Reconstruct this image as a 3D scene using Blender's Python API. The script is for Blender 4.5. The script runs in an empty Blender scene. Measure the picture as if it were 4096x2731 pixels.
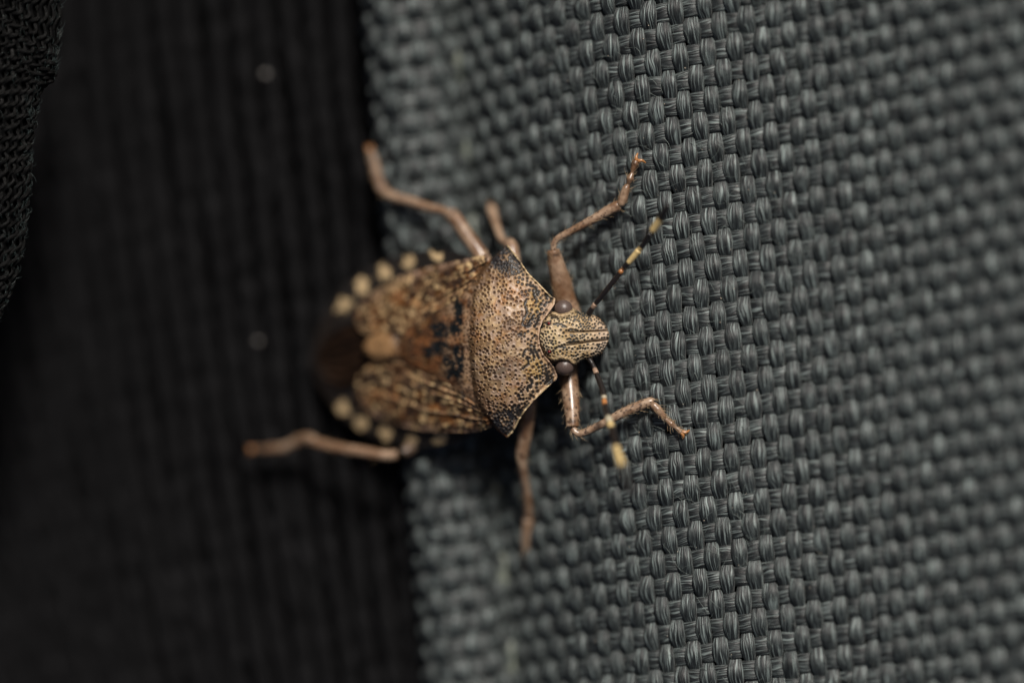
import bpy, math, random
import numpy as np
from mathutils import Vector

# ------------------------------------------------------------------ camera, sky, sun
C = bpy.context.scene
D = 120.0                      # camera height over the focal plane, millimetres (1 unit = 1 mm)
C.unit_settings.system = 'METRIC'
C.unit_settings.scale_length = 0.001
cam = bpy.data.cameras.new('camera')
camo = bpy.data.objects.new('camera', cam)
C.collection.objects.link(camo)
C.camera = camo
camo.location = (0, 0, D)
cam.sensor_width = 36.0
cam.lens = 36.0 * D / 40.96
cam.clip_start = 1.0
cam.clip_end = 2000.0
cam.dof.use_dof = True
cam.dof.focus_distance = D
cam.dof.aperture_fstop = cam.lens * 1e-3 / (2 * 6.0)
cam.dof.aperture_blades = 0

SUN_EL, SUN_AZ = 50.0, 14.0    # azimuth clockwise from +Y
w = bpy.data.worlds.new('World'); C.world = w; w.use_nodes = True
nt = w.node_tree
sky = nt.nodes.new('ShaderNodeTexSky'); sky.sky_type = 'NISHITA'; sky.sun_disc = False
sky.sun_elevation = math.radians(SUN_EL); sky.sun_rotation = math.radians(SUN_AZ)
sky.air_density = 0.6; sky.dust_density = 6.0; sky.ozone_density = 0.4
bg = nt.nodes['Background']; bg.inputs[1].default_value = 0.05
nt.links.new(sky.outputs[0], bg.inputs[0])
sl = bpy.data.lights.new('sun', 'SUN'); sl.energy = 4.7; sl.angle = math.radians(11); sl.color = (1, .95, .88)
so = bpy.data.objects.new('sun', sl); C.collection.objects.link(so)
el, az = math.radians(SUN_EL), math.radians(SUN_AZ)
dirv = Vector((math.sin(az) * math.cos(el), math.cos(az) * math.cos(el), math.sin(el)))
so.rotation_euler = dirv.to_track_quat('Z', 'Y').to_euler()
so.location = dirv * 80
C.view_settings.view_transform = 'Standard'
C.view_settings.look = 'None'
C.view_settings.gamma = 1.0
C.view_settings.exposure = -0.02
C.render.engine = 'CYCLES'

rng = np.random.default_rng(7)
random.seed(7)

# ------------------------------------------------------------------ helpers
def U(px, py, z):
    """photo position plus a real depth -> point in millimetres"""
    px, py, z = np.broadcast_arrays(np.asarray(px, float), np.asarray(py, float), np.asarray(z, float))
    f = (D - z) / D
    return np.stack([(px - 2048) / 100 * f, (1365.5 - py) / 100 * f, z], -1)

TAB = np.random.default_rng(3).random((256, 256))
def vnoise(x, y, seed=0):
    x = np.asarray(x, float) + seed * 37.13; y = np.asarray(y, float) + seed * 17.71
    xi = np.floor(x).astype(int); yi = np.floor(y).astype(int)
    fx = x - xi; fy = y - yi
    fx = fx * fx * (3 - 2 * fx); fy = fy * fy * (3 - 2 * fy)
    a = TAB[xi & 255, yi & 255]; b = TAB[(xi + 1) & 255, yi & 255]
    c = TAB[xi & 255, (yi + 1) & 255]; d = TAB[(xi + 1) & 255, (yi + 1) & 255]
    return (a * (1 - fx) + b * fx) * (1 - fy) + (c * (1 - fx) + d * fx) * fy
def fbm(x, y, seed=0, o=3):
    s = 0; a = .5; t = 0
    for k in range(o):
        s = s + a * vnoise(x * 2 ** k, y * 2 ** k, seed + k * 5); t += a; a *= .55
    return s / t
def sstep(a, b, x):
    t = np.clip((np.asarray(x, float) - a) / (b - a), 0, 1)
    return t * t * (3 - 2 * t)
def mix(a, b, f):
    f = np.asarray(f)[..., None]
    return np.asarray(a) * (1 - f) + np.asarray(b) * f

def make_mesh(name, V, Q, uv=None, col=None, smooth=True):
    V = np.ascontiguousarray(V.reshape(-1, 3), np.float32); Q = np.asarray(Q, np.int32)
    n = Q.shape[1]
    me = bpy.data.meshes.new(name)
    me.vertices.add(len(V)); me.vertices.foreach_set('co', V.ravel())
    me.loops.add(Q.size); me.loops.foreach_set('vertex_index', Q.ravel())
    me.polygons.add(len(Q))
    me.polygons.foreach_set('loop_start', np.arange(0, Q.size, n, dtype=np.int32))
    me.polygons.foreach_set('loop_total', np.full(len(Q), n, np.int32))
    me.polygons.foreach_set('use_smooth', np.full(len(Q), smooth))
    if uv is not None:
        l = me.uv_layers.new(name='UVMap')
        l.data.foreach_set('uv', np.ascontiguousarray(uv, np.float32).ravel())
    if col is not None:
        a = me.color_attributes.new('Col', 'FLOAT_COLOR', 'POINT')
        c4 = np.ones((len(V), 4), np.float32); c4[:, :3] = col.reshape(-1, 3)
        a.data.foreach_set('color', c4.ravel())
    me.update(calc_edges=True)
    me.validate()
    return me
def obj(name, me, mat, parent=None, kind=None):
    me.materials.append(mat)
    o = bpy.data.objects.new(name, me); C.collection.objects.link(o)
    if parent is not None:
        o.parent = parent
        o.matrix_parent_inverse = parent_inv(parent)
    if kind: o['kind'] = kind
    return o
def parent_inv(p):
    from mathutils import Matrix
    m = Matrix.Identity(4); q = p
    while q is not None:
        m = Matrix.Translation(q.location) @ m if q.parent is None else m
        q = q.parent
    return m.inverted() if p.parent is None else Matrix.Identity(4)
def thing(name, label, cat, loc, group=None):
    o = bpy.data.objects.new(name, None); C.collection.objects.link(o)
    o.location = loc; o.empty_display_size = 1
    o['label'] = label; o['category'] = cat
    if group: o['group'] = group
    return o
def gridq(n, m, wrap=False, off=0):
    """quads of an n x m vertex grid, wrap closes the second direction"""
    i = np.arange(n - 1)[:, None]; j = np.arange(m if wrap else m - 1)[None]
    j2 = (j + 1) % m
    a = i * m + j; b = i * m + j2; c = (i + 1) * m + j2; d = (i + 1) * m + j
    return np.stack([a, b, c, d], -1).reshape(-1, 4) + off
def catmull(P, n):
    P = np.asarray(P, float); k = len(P)
    t = np.linspace(0, k - 1, n); i = np.clip(t.astype(int), 0, k - 2); f = (t - i)[:, None]
    p0 = P[np.clip(i - 1, 0, k - 1)]; p1 = P[i]; p2 = P[i + 1]; p3 = P[np.clip(i + 2, 0, k - 1)]
    return .5 * (2 * p1 + (p2 - p0) * f + (2 * p0 - 5 * p1 + 4 * p2 - p3) * f ** 2 + (3 * p1 - p0 - 3 * p2 + p3) * f ** 3)
def tube_v(P, R, m, N=None, phase=0, flat=1.0):
    """ring vertices round a path; R radius per point or (side, normal) radii"""
    P = np.asarray(P, float); n = len(P)
    T = np.gradient(P, axis=0); T /= np.linalg.norm(T, axis=1)[:, None] + 1e-12
    if N is None: N = np.tile([0.13, 0.21, 1.0], (n, 1))
    N = N - (N * T).sum(1)[:, None] * T; N /= np.linalg.norm(N, axis=1)[:, None] + 1e-12
    S = np.cross(T, N)
    R = np.asarray(R, float)
    rs, rn = (R, R * flat) if R.ndim == 1 else (R[:, 0], R[:, 1])
    a = np.arange(m) / m * 2 * math.pi + phase
    return P[:, None] + S[:, None] * (rs[:, None] * np.cos(a))[..., None] + N[:, None] * (rn[:, None] * np.sin(a))[..., None]
def capped(R, n, r=6):
    """round off both ends of a radius list"""
    R = np.array(R, float)
    k = np.arange(n)
    e = np.minimum(k, n - 1 - k) / r
    f = np.sqrt(np.clip(1 - (1 - np.clip(e, 0, 1)) ** 2, 0.0004, 1))
    return R * (f if R.ndim == 1 else f[:, None])
class Hairs:
    """many thin tapered bristles gathered in one mesh"""
    def __init__(s): s.V = []; s.Q = []; s.n = 0
    def add(s, P, r, m=3):
        n = len(P)
        V = tube_v(P, np.linspace(r, r * .25, n), m)
        s.V.append(V.reshape(-1, 3)); s.Q.append(gridq(n, m, True, s.n)); s.n += n * m
    def build(s, name, mat, parent, kind='stuff'):
        return obj(name, make_mesh(name, np.concatenate(s.V), np.concatenate(s.Q)), mat, parent, kind)

# ------------------------------------------------------------------ materials
def newmat(name):
    m = bpy.data.materials.new(name); m.use_nodes = True
    t = m.node_tree; b = t.nodes['Principled BSDF']
    return m, t, b, lambda k: t.nodes.new('ShaderNode' + k), t.links.new
def plain(name, col, rough=.5, spec=.5, noise=0, nscale=3, bump=0, bscale=20):
    m, t, b, N, L = newmat(name)
    b.inputs['Base Color'].default_value = (*col, 1); b.inputs['Roughness'].default_value = rough
    b.inputs['Specular IOR Level'].default_value = spec
    tc = N('TexCoord')
    if noise:
        n = N('TexNoise'); n.inputs['Scale'].default_value = nscale; L(tc.outputs['Object'], n.inputs['Vector'])
        r = N('ValToRGB'); L(n.outputs['Fac'], r.inputs[0])
        r.color_ramp.elements[0].position = .3; r.color_ramp.elements[1].position = .7
        r.color_ramp.elements[0].color = (*[c * (1 - noise) for c in col], 1)
        r.color_ramp.elements[1].color = (*[min(1, c * (1 + noise)) for c in col], 1)
        L(r.outputs[0], b.inputs['Base Color'])
    if bump:
        n2 = N('TexNoise'); n2.inputs['Scale'].default_value = bscale; n2.inputs['Detail'].default_value = 4
        L(tc.outputs['Object'], n2.inputs['Vector'])
        bp = N('Bump'); bp.inputs['Strength'].default_value = bump; bp.inputs['Distance'].default_value = .03
        L(n2.outputs['Fac'], bp.inputs['Height']); L(bp.outputs[0], b.inputs['Normal'])
    return m
def painted(name, rough=.4, bump=.3, bscale=14, spec=.5):
    """pigment comes from the point colours, fine relief from noise"""
    m, t, b, N, L = newmat(name)
    a = N('Attribute'); a.attribute_name = 'Col'
    tc = N('TexCoord')
    n = N('TexNoise'); n.inputs['Scale'].default_value = bscale; n.inputs['Detail'].default_value = 5
    L(tc.outputs['Object'], n.inputs['Vector'])
    mx = N('MixRGB'); mx.blend_type = 'MULTIPLY'; mx.inputs[0].default_value = .45
    r = N('ValToRGB'); r.color_ramp.elements[0].position = .3; r.color_ramp.elements[1].position = .65
    r.color_ramp.elements[0].color = (.55, .5, .46, 1); r.color_ramp.elements[1].color = (1.1, 1.08, 1.06, 1)
    L(n.outputs['Fac'], r.inputs[0]); L(a.outputs['Color'], mx.inputs[1]); L(r.outputs[0], mx.inputs[2])
    L(mx.outputs[0], b.inputs['Base Color'])
    b.inputs['Roughness'].default_value = rough; b.inputs['Specular IOR Level'].default_value = spec
    bp = N('Bump'); bp.inputs['Strength'].default_value = bump; bp.inputs['Distance'].default_value = .02
    L(n.outputs['Fac'], bp.inputs['Height']); L(bp.outputs[0], b.inputs['Normal'])
    return m
def yarn_mat(name, dark, mid, light, fib=20.0, along=1.1, bump=1.0, rough=.45, spec=.55, sheen=.08):
    """spun fibres running along the yarn: UV.x is millimetres along, UV.y is once around"""
    m, t, b, N, L = newmat(name)
    uv = N('UVMap'); sp = N('SeparateXYZ'); L(uv.outputs[0], sp.inputs[0])
    oi = N('ObjectInfo')
    w1 = N('TexNoise'); w1.inputs['Scale'].default_value = 1.0; w1.inputs['Detail'].default_value = 1
    cw = N('CombineXYZ')
    a1 = N('Math'); a1.operation = 'MULTIPLY_ADD'; L(sp.outputs[0], a1.inputs[0]); a1.inputs[1].default_value = 1.1
    a2 = N('Math'); a2.operation = 'MULTIPLY'; L(oi.outputs['Random'], a2.inputs[0]); a2.inputs[1].default_value = 900
    L(a2.outputs[0], a1.inputs[2])
    vy = N('Math'); vy.operation = 'MULTIPLY'; L(sp.outputs[1], vy.inputs[0]); vy.inputs[1].default_value = 5
    L(a1.outputs[0], cw.inputs[0]); L(vy.outputs[0], cw.inputs[1]); L(cw.outputs[0], w1.inputs['Vector'])
    wob = N('Math'); wob.operation = 'MULTIPLY_ADD'; L(w1.outputs['Fac'], wob.inputs[0]); wob.inputs[1].default_value = .13; L(sp.outputs[1], wob.inputs[2])
    fy = N('Math'); fy.operation = 'MULTIPLY'; L(wob.outputs[0], fy.inputs[0]); fy.inputs[1].default_value = fib * 2
    fx = N('Math'); fx.operation = 'MULTIPLY_ADD'; L(sp.outputs[0], fx.inputs[0]); fx.inputs[1].default_value = along; L(a2.outputs[0], fx.inputs[2])
    cv = N('CombineXYZ'); L(fx.outputs[0], cv.inputs[0]); L(fy.outputs[0], cv.inputs[1])
    n = N('TexNoise'); n.inputs['Scale'].default_value = 1; n.inputs['Detail'].default_value = 2.5; n.inputs['Roughness'].default_value = .55
    L(cv.outputs[0], n.inputs['Vector'])
    r = N('ValToRGB'); L(n.outputs['Fac'], r.inputs[0])
    e = r.color_ramp.elements
    e[0].position = .36; e[0].color = (*dark, 1); e[1].position = .68; e[1].color = (*light, 1)
    k = e.new(.52); k.color = (*mid, 1)
    # each yarn a little lighter or darker, slow change along it
    w2 = N('TexNoise'); w2.inputs['Scale'].default_value = .55; cs = N('CombineXYZ'); L(a1.outputs[0], cs.inputs[0]); L(cs.outputs[0], w2.inputs['Vector'])
    hs = N('HueSaturation'); L(r.outputs[0], hs.inputs['Color'])
    mv = N('Math'); mv.operation = 'MULTIPLY_ADD'; L(w2.outputs['Fac'], mv.inputs[0]); mv.inputs[1].default_value = .45; mv.inputs[2].default_value = .78
    L(mv.outputs[0], hs.inputs['Value'])
    L(hs.outputs[0], b.inputs['Base Color'])
    b.inputs['Roughness'].default_value = rough; b.inputs['Specular IOR Level'].default_value = spec
    b.inputs['Sheen Weight'].default_value = sheen; b.inputs['Sheen Roughness'].default_value = .4
    bp = N('Bump'); bp.inputs['Strength'].default_value = bump; bp.inputs['Distance'].default_value = .05
    L(n.outputs['Fac'], bp.inputs['Height']); L(bp.outputs[0], b.inputs['Normal'])
    return m

M_WARP = yarn_mat('grey_warp_fibre', (.0025, .0033, .0036), (.0195, .0243, .0253), (.218, .262, .253), bump=1, rough=.5, spec=.5)
M_WEFT = yarn_mat('grey_weft_fibre', (.0022, .0028, .0030), (.0168, .0208, .0218), (.167, .199, .193), bump=1, rough=.5, spec=.5)
M_STITCH = yarn_mat('pale_stitch_thread', (.08, .095, .08), (.17, .19, .155), (.28, .30, .25), fib=8)
M_BACK = plain('dark_backing', (.0012, .0012, .0013), .9, .03)  # near-black for the sheets added behind the yarns
M_RIB = yarn_mat('black_rib_fibre', (.0018, .0018, .002), (.0055, .0055, .0059), (.016, .0158, .017), fib=12, rough=.8, spec=.04, sheen=0)
M_KNIT = yarn_mat('black_knit_fibre', (.001, .001, .001), (.0026, .0026, .0026), (.011, .011, .0108), fib=14, spec=.12, sheen=0)
M_HAIR = plain('grey_loose_fibre', (.16, .19, .175), .35)
M_BHAIR = plain('black_loose_fibre', (.05, .07, .068), .35)
M_DUST = plain('pale_dust', (.5, .42, .33), .6)
M_SHELL = painted('punctate_shell', .42, .5, 9, .45)
M_WING = painted('leathery_wing', .55, .4, 6, .35)
M_LEG = painted('leg_cuticle', .30, .3, 10, .6)
M_EYE = None
M_OCEL = plain('red_ocellus', (.16, .006, .008), .12, .7)
M_BRIS = plain('pale_bristle', (.42, .30, .17), .4)
M_MEMB = plain('brown_wing_membrane', (.012, .006, .003), .45, .2, .5, 1.2, .2, 8)

def eye_mat():
    m, t, b, N, L = newmat('compound_eye_facets')
    tc = N('TexCoord'); v = N('TexVoronoi'); v.inputs['Scale'].default_value = 34; v.inputs['Randomness'].default_value = .25
    L(tc.outputs['Object'], v.inputs['Vector'])
    r = N('ValToRGB'); L(v.outputs['Distance'], r.inputs[0])
    r.color_ramp.elements[0].color = (.13, .092, .078, 1); r.color_ramp.elements[1].color = (.05, .034, .028, 1); r.color_ramp.elements[1].position = .8
    L(r.outputs[0], b.inputs['Base Color']); b.inputs['Roughness'].default_value = .36
    bp = N('Bump'); bp.inputs['Strength'].default_value = .35; bp.inputs['Distance'].default_value = .010; bp.invert = True
    L(v.outputs['Distance'], bp.inputs['Height']); L(bp.outputs[0], b.inputs['Normal'])
    return m
M_EYE = eye_mat()

# ------------------------------------------------------------------ the lie of the grey fabric
LEAN = 0.0905                                   # the cloth's long direction leans to the left going up
PU = np.array([-4.98, -4.82, -4.67, -4.55, -4.37, -4.05, -3.2, -2.1, -1.65, -1.35, -1.05, -.6, 0, 1, 2, 3, 4, 5, 6, 7, 8, 9.5, 11, 13, 16, 20, 24, 28])
PZ = np.array([-10.5, -9.0, -7.4, -6.1, -5.3, -4.95, -4.8, -4.9, -5.3, -5.95, -5.95, -5.35, -4.6, -3.56, -2.78, -2.12, -1.5, -.98, -.55, -.2, .08, .50, 1.02, 1.82, 3.05, 4.8, 6.5, 8.0])
uu = np.linspace(-4.98, 28, 6000)
def smooth_interp(x, X, Y):
    # monotone-ish cubic through the table
    d = np.gradient(Y, X)
    i = np.clip(np.searchsorted(X, x) - 1, 0, len(X) - 2)
    h = X[i + 1] - X[i]; t = (x - X[i]) / h
    return (2 * t ** 3 - 3 * t ** 2 + 1) * Y[i] + (t ** 3 - 2 * t ** 2 + t) * h * d[i] + (-2 * t ** 3 + 3 * t ** 2) * Y[i + 1] + (t ** 3 - t ** 2) * h * d[i + 1]
zz = smooth_interp(uu, PU, PZ)
dz = np.gradient(zz, uu)
ss = np.concatenate([[0], np.cumsum(np.hypot(np.diff(uu), np.diff(zz)))])
ss -= np.interp(7.8, uu, ss)
def fab(s, t, h=0.0):
    """point on the cloth at arc length s, height t along it, lifted h along its normal"""
    s, t, h = np.broadcast_arrays(s, t, h)
    u = np.interp(s, ss, uu); z = np.interp(s, ss, zz); d = np.interp(s, ss, dz)
    z = z + .22 * (vnoise(u * .12 + 4, t * .1 + 9, 2) - .5) * 2
    P = np.stack([u - LEAN * t, t, z], -1)
    N = np.stack([-d, -LEAN * d, np.ones_like(d)], -1); N /= np.linalg.norm(N, axis=-1)[..., None]
    return P + N * h[..., None], N
def fab_z(x, y):
    u = x + LEAN * y
    return np.interp(u, uu, zz)

fabric = thing('woven_fabric', 'dark grey woven fabric with a stitched hem, under the head of the bug', 'fabric', (8, 0, 0))
PW, PT, KS = .565, .945, .165                    # warp pitch, weft pitch, weft slant
TR = 18.5
S_SEAM = np.interp(-1.2, uu, ss)                 # the hem left of the seam is woven a little wider
def s_of(i): return np.where(i * PW > S_SEAM, i * PW, S_SEAM + (i * PW - S_SEAM) * 1.13)
def i_of(s): return np.where(s > S_SEAM, s, S_SEAM + (s - S_SEAM) / 1.13) / PW
i0, i1 = int(math.ceil(i_of(ss[0]))) + 1, int(26.5 / PW)
def yarn(name, P, N, hw, ht, mat, along, m=14, parent=None, pw=2.6):
    """a flattened yarn with slightly squared section"""
    n = len(P)
    T = np.gradient(P, axis=0); T /= np.linalg.norm(T, axis=1)[:, None]
    Nn = N - (N * T).sum(1)[:, None] * T; Nn /= np.linalg.norm(Nn, axis=1)[:, None]
    S = np.cross(T, Nn)
    a = np.arange(m) / m * 2 * math.pi
    ca = np.sign(np.cos(a)) * np.abs(np.cos(a)) ** (2 / pw); sa = np.sign(np.sin(a)) * np.abs(np.sin(a)) ** (2 / pw)
    V = P[:, None] + S[:, None] * (hw[:, None] * ca)[..., None] + Nn[:, None] * (ht[:, None] * sa)[..., None]
    Q = gridq(n, m, True)
    i = np.repeat(np.arange(n - 1), m); j = np.tile(np.arange(m), n - 1)
    uv = np.stack([np.stack([along[i], j / m], -1), np.stack([along[i], (j + 1) / m], -1),
                   np.stack([along[i + 1], (j + 1) / m], -1), np.stack([along[i + 1], j / m], -1)], 1)
    return obj(name, make_mesh(name, V, Q, uv), mat, parent)
def smooth_rand(n, k, amp):
    """slow random wander, k samples per control value"""
    r = rng.normal(0, amp, n // k + 4)
    return np.interp(np.arange(n) / k, np.arange(len(r)), r)
def crimp(c, p=.75):
    return np.sign(c) * np.abs(c) ** p
RP = 9                                           # rings per crossing
for i in range(i0, i1 + 1):
    s = float(s_of(i)); g = float(max(sstep(-3.5, -9.5, s), .75 * sstep(3, 10, s)))
    c0, c1 = -TR, TR
    t = np.arange(c0, c1, PT / RP); n = len(t)
    ph = (t - KS * s) / PT + i
    c = np.cos(math.pi * ph)
    gs = float(sstep(-11, -13, s)); h = (.178 + .065 * g + .05 * gs) * crimp(c, 1.0) + smooth_rand(n, RP, .018)
    sv = s + smooth_rand(n, RP, .022) + rng.normal(0, .012)
    P, N = fab(sv, t, h)
    hw = (.268 + .066 * c - .03 * float(sstep(-3.5, -9.5, s)) + .03 * gs) * (1 + smooth_rand(n, RP, .05)); ht = (.150 + .012 * c) * (1 + smooth_rand(n, RP, .05))
    yarn('warp_yarn', P, N, hw, ht, M_WARP, t, 14, fabric)
j0, j1 = int((-15.8 - KS * ss[-1]) / PT), int((15.8 - KS * ss[0]) / PT)
for j in range(j0, j1 + 1):
    s = np.arange(ss[0] + .2, 26.5, PW / 8); t = j * PT + KS * s
    s = s[np.abs(t) < TR - .8]
    if len(s) < 20: continue
    n = len(s); t = j * PT + KS * s + smooth_rand(n, 8, .02) + rng.normal(0, .015)
    c = -np.cos(math.pi * (i_of(s) + j)); g = np.maximum(sstep(-3.5, -9.5, s), .75 * sstep(3, 10, s))
    h = (.105 - .04 * g - .03 * sstep(-11, -13, s)) * crimp(c, .7) + smooth_rand(n, 8, .012)
    P, N = fab(s, t, h)
    hw = (.400 + .0 * c) * (1 + smooth_rand(n, 8, .05)); ht = .115 * (1 + smooth_rand(n, 8, .06))
    yarn('weft_yarn', P, N, hw, ht, M_WEFT, s, 14, fabric, 2.4)
# added near-black sheet below the weave, stands in for shade in the gaps
s = np.linspace(ss[0], ss[-1] - .2, 130); t = np.linspace(-TR, TR, 60)
P, N = fab(s[:, None], t[None], -.42)
obj('gap_backing', make_mesh('gap_backing', P, gridq(130, 60)), M_BACK, fabric)
# the pale stitches of the hem, each diving into the groove
SEAM = np.interp(-1.28, uu, ss)
for k in range(-6, 6):
    tc_ = k * 3.55 + 1.1 - .15
    t = np.linspace(tc_ - 1.05, tc_ + 1.05, 34)
    e = (t - tc_) / 1.05
    P, N = fab(SEAM + .04 * e + .12 * np.ones_like(t), t, .36 - .75 * np.abs(e) ** 3.2)
    yarn('stitch', P, N, .2 * np.ones(34) * (1 - .35 * e ** 4), .15 * np.ones(34), M_STITCH, t * 1.0, 12, fabric)
# loose fibres standing off the yarns
H = Hairs()
for k in range(1200):
    s = rng.uniform(-11, 9); t = rng.uniform(-14, 14)
    a = rng.choice([math.pi / 2, 0]) + rng.normal(0, .5); L = rng.uniform(.25, .8)
    f = np.linspace(0, 1, 6)
    bend = rng.normal(0, .5)
    P, N = fab(s + np.cos(a + bend * f) * L * f, t + np.sin(a + bend * f) * L * f, .29 + .10 * np.sin(f * 3.1) * rng.uniform(.1, 1))
    H.add(P, rng.uniform(.006, .011))
H.build('loose_fibres', M_HAIR, fabric)
# grains of dust
def grains(name, pts, r0, r1, mat, parent):
    V = []; Q = []; n = 0
    base = np.array([[1, 0, 0], [0, 1, 0], [-1, 0, 0], [0, -1, 0], [0, 0, 1], [0, 0, -1]], float)
    F = np.array([[0, 1, 4], [1, 2, 4], [2, 3, 4], [3, 0, 4], [1, 0, 5], [2, 1, 5], [3, 2, 5], [0, 3, 5]])
    for p in pts:
        V.append(p + base * rng.uniform(r0, r1) * rng.uniform(.6, 1.3, (6, 1))); Q.append(F + n); n += 6
    return obj(name, make_mesh(name, np.concatenate(V), np.concatenate(Q)), mat, parent, 'stuff')
P, _ = fab(rng.uniform(-6, 4, 70), rng.uniform(-13, 13, 70), .33)
grains('dust_grains', P, .012, .03, M_DUST, fabric)

# ------------------------------------------------------------------ black ribbed cloth behind
cloth = thing('ribbed_cloth', 'black ribbed cloth lying deep behind the grey hem, out of focus on the left', 'cloth', (-12, 0, -8))
def cl_z(x):
    return np.interp(x, [-30, -20, -14, -9, -5, 0], [-14.5, -11.4, -9.1, -8.1, -7.6, -7.6])
for k in range(26):
    y = np.linspace(-18, 18, 300)
    xb = -2.6 - k * 1.06
    x = xb - (.105 + .004 * k) * y + .0012 * k * .12 * (y - 3) ** 2 + smooth_rand(300, 26, .07)
    ph = y / .62 + k * .4
    z = cl_z(x) + .015 * np.sin(ph * math.pi) + smooth_rand(300, 17, .06)
    P = np.stack([x + .02 * np.cos(ph * math.pi), y, z], -1)
    yarn('rib', P, np.tile([0, 0, 1.], (300, 1)), .45 + .02 * np.sin(ph * math.pi) + smooth_rand(300, 14, .03), .46 + .02 * np.cos(ph * 2.1), M_RIB, y, 12, cloth, 2.0)
gx = np.linspace(-32, 2, 40); gy = np.linspace(-19, 19, 6)
V = np.stack(np.broadcast_arrays(gx[:, None], gy[None], cl_z(gx)[:, None] - .35), -1)
obj('backing', make_mesh('backing', V, gridq(40, 6)), M_BACK, cloth)

# specks of lint on the black cloth
def speck(px, py, r, name, label):
    x, y, _ = U(px, py, -7.0)
    n, m = 9, 14
    th = np.linspace(.02, math.pi - .02, n); a = np.arange(m) / m * 2 * math.pi
    V = np.stack([np.sin(th)[:, None] * np.cos(a), np.sin(th)[:, None] * np.sin(a), np.cos(th)[:, None] * np.ones(m)], -1)
    V *= (r * (1 + .35 * (fbm(V[..., 0] * 1.5, V[..., 1] * 1.5 + V[..., 2], 6) - .5)))[..., None] * [1.1, .8, .7]
    z = cl_z(x) + .46
    V += [x * (D - z) / (D + 7), y * (D - z) / (D + 7), z]
    o = obj(name, make_mesh(name, V, gridq(n, m, True)), plain('pale_lint', (.15, .14, .13), .5))
    o['label'] = label; o['category'] = 'lint'; o['group'] = 'lint specks on the black cloth'
speck(1062, 298, .155, 'lint_speck', 'pale grey lint speck on the black cloth high above the bug')
speck(1033, 1365, .12, 'lint_speck', 'faint lint speck on the black cloth behind the tail of the bug')
speck(1325, 735, .085, 'lint_speck', 'faintest lint speck on the black cloth left of the upper hind leg')

# ------------------------------------------------------------------ black knit flap in the upper left corner
flap = thing('knit_flap', 'black fuzzy knit flap with stray fibres at the upper left edge', 'cloth', (-21, 6, -1))
EP = np.array([(255, -420), (244, -200), (238, 0), (226, 226), (207, 313), (157, 366), (136, 488), (113, 592), (118, 697), (104, 836), (87, 975), (52, 1115), (17, 1219), (-40, 1330), (-130, 1440), (-260, 1540)], float)
NE = 420
E = catmull(U(EP[:, 0], EP[:, 1], 0.0), NE)
_i = np.linspace(0, 1, NE)[:, None]
ES = E[0] * (1 - _i) + E[-1] * _i + np.array([.75, 0, 0]) * np.sin(_i * math.pi)
def flap_pt(e, d, h=0.0):
    """e index along the edge, d distance inwards from it (rolls over the edge for d < 0)"""
    b_ = np.clip(d / 2.2, 0, 1)[..., None]
    P = np.stack([np.interp(e, np.arange(NE), E[:, k]) for k in range(3)], -1) * (1 - b_) + np.stack([np.interp(e, np.arange(NE), ES[:, k]) for k in range(3)], -1) * b_
    r = .55
    ang = np.clip(d / r, -1.6, 1.57)
    x = -r + r * np.cos(ang - 0) * 1.0
    inner = np.clip(d - r * 1.57, 0, None)
    X = np.where(d > 0, -(r - r * np.cos(np.clip(d / r, 0, 1.57))) - inner, -(r - r * np.cos(np.clip(-d / r, 0, 1.57))))
    Z = np.where(d > 0, r * np.sin(np.clip(d / r, 0, 1.57)) + .10 * inner, -r * np.sin(np.clip(-d / r, 0, 1.57)))
    P = P + np.stack([X, .12 * inner, Z], -1)
    N = np.stack([np.cos(np.clip(d / r, -1.57, 1.5)), 0 * d, np.sin(np.clip(d / r, -1.57, 1.5)) + .05], -1)
    N /= np.linalg.norm(N, axis=-1)[..., None]
    return P + N * h[..., None] if isinstance(h, np.ndarray) else P + N * h, N
for k in range(17):
    for q in (-1, 1):
        e = np.linspace(0, NE - 1, 520)
        arc = e / NE * 24
        ph = arc / .62 * math.pi + k * 1.9
        d = -.62 + k * .27 + .115 * q * np.sin(ph) + smooth_rand(520, 16, .035)
        P, N = flap_pt(e, d, .07 * np.cos(ph * 1.0) * q + smooth_rand(520, 12, .03))
        rr = .062 * (1 + smooth_rand(520, 9, .22))
        yarn('knit_yarn', P, N, np.clip(rr * 1.15, .03, .2), np.clip(rr, .03, .2), M_KNIT, arc, 8, flap, 2.0)
e = np.linspace(0, NE - 1, 200); d = np.linspace(-.85, 7, 40)
ee, dd = np.meshgrid(e, d, indexing='ij')
P, N = flap_pt(ee.ravel(), dd.ravel(), -.16)
obj('backing', make_mesh('backing', P, gridq(200, 40)), M_BACK, flap)
H = Hairs()
for k in range(900):
    e = rng.uniform(30, NE - 40); d = rng.choice([rng.uniform(-.4, .5), rng.uniform(0, 4)])
    p, nn = flap_pt(np.array([e]), np.array([d]), .05)
    a = rng.normal(1.5, .7); L = rng.uniform(.1, .45)
    f = np.linspace(0, 1, 6)[:, None]
    dirv_ = np.array([math.cos(a) * .5, math.sin(a), rng.normal(0, .4)])
    P = p + f * L * dirv_ + nn * (.12 * np.sin(f * 3) * rng.uniform(.2, 1.2)) + np.array([[.05 * rng.normal(), 0, 0]]) * f ** 2
    H.add(P, rng.uniform(.005, .009))
for (px, py, L, a, b) in ((232, 118, .40, -.5, 1.6), (112, 690, .4, .2, -1.8), (104, 840, .3, .6, -1), (96, 930, .28, -.7, 1.5), (222, 300, .35, -1.5, .8)):
    p = U(px - 6, py, 0.05); f = np.linspace(0, 1, 10)
    P = p + np.stack([L * np.sin(f * 1.5) * math.cos(a) , L * f * np.sin(a + b * f), 0 * f], -1)
    H.add(P, .009)
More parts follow.
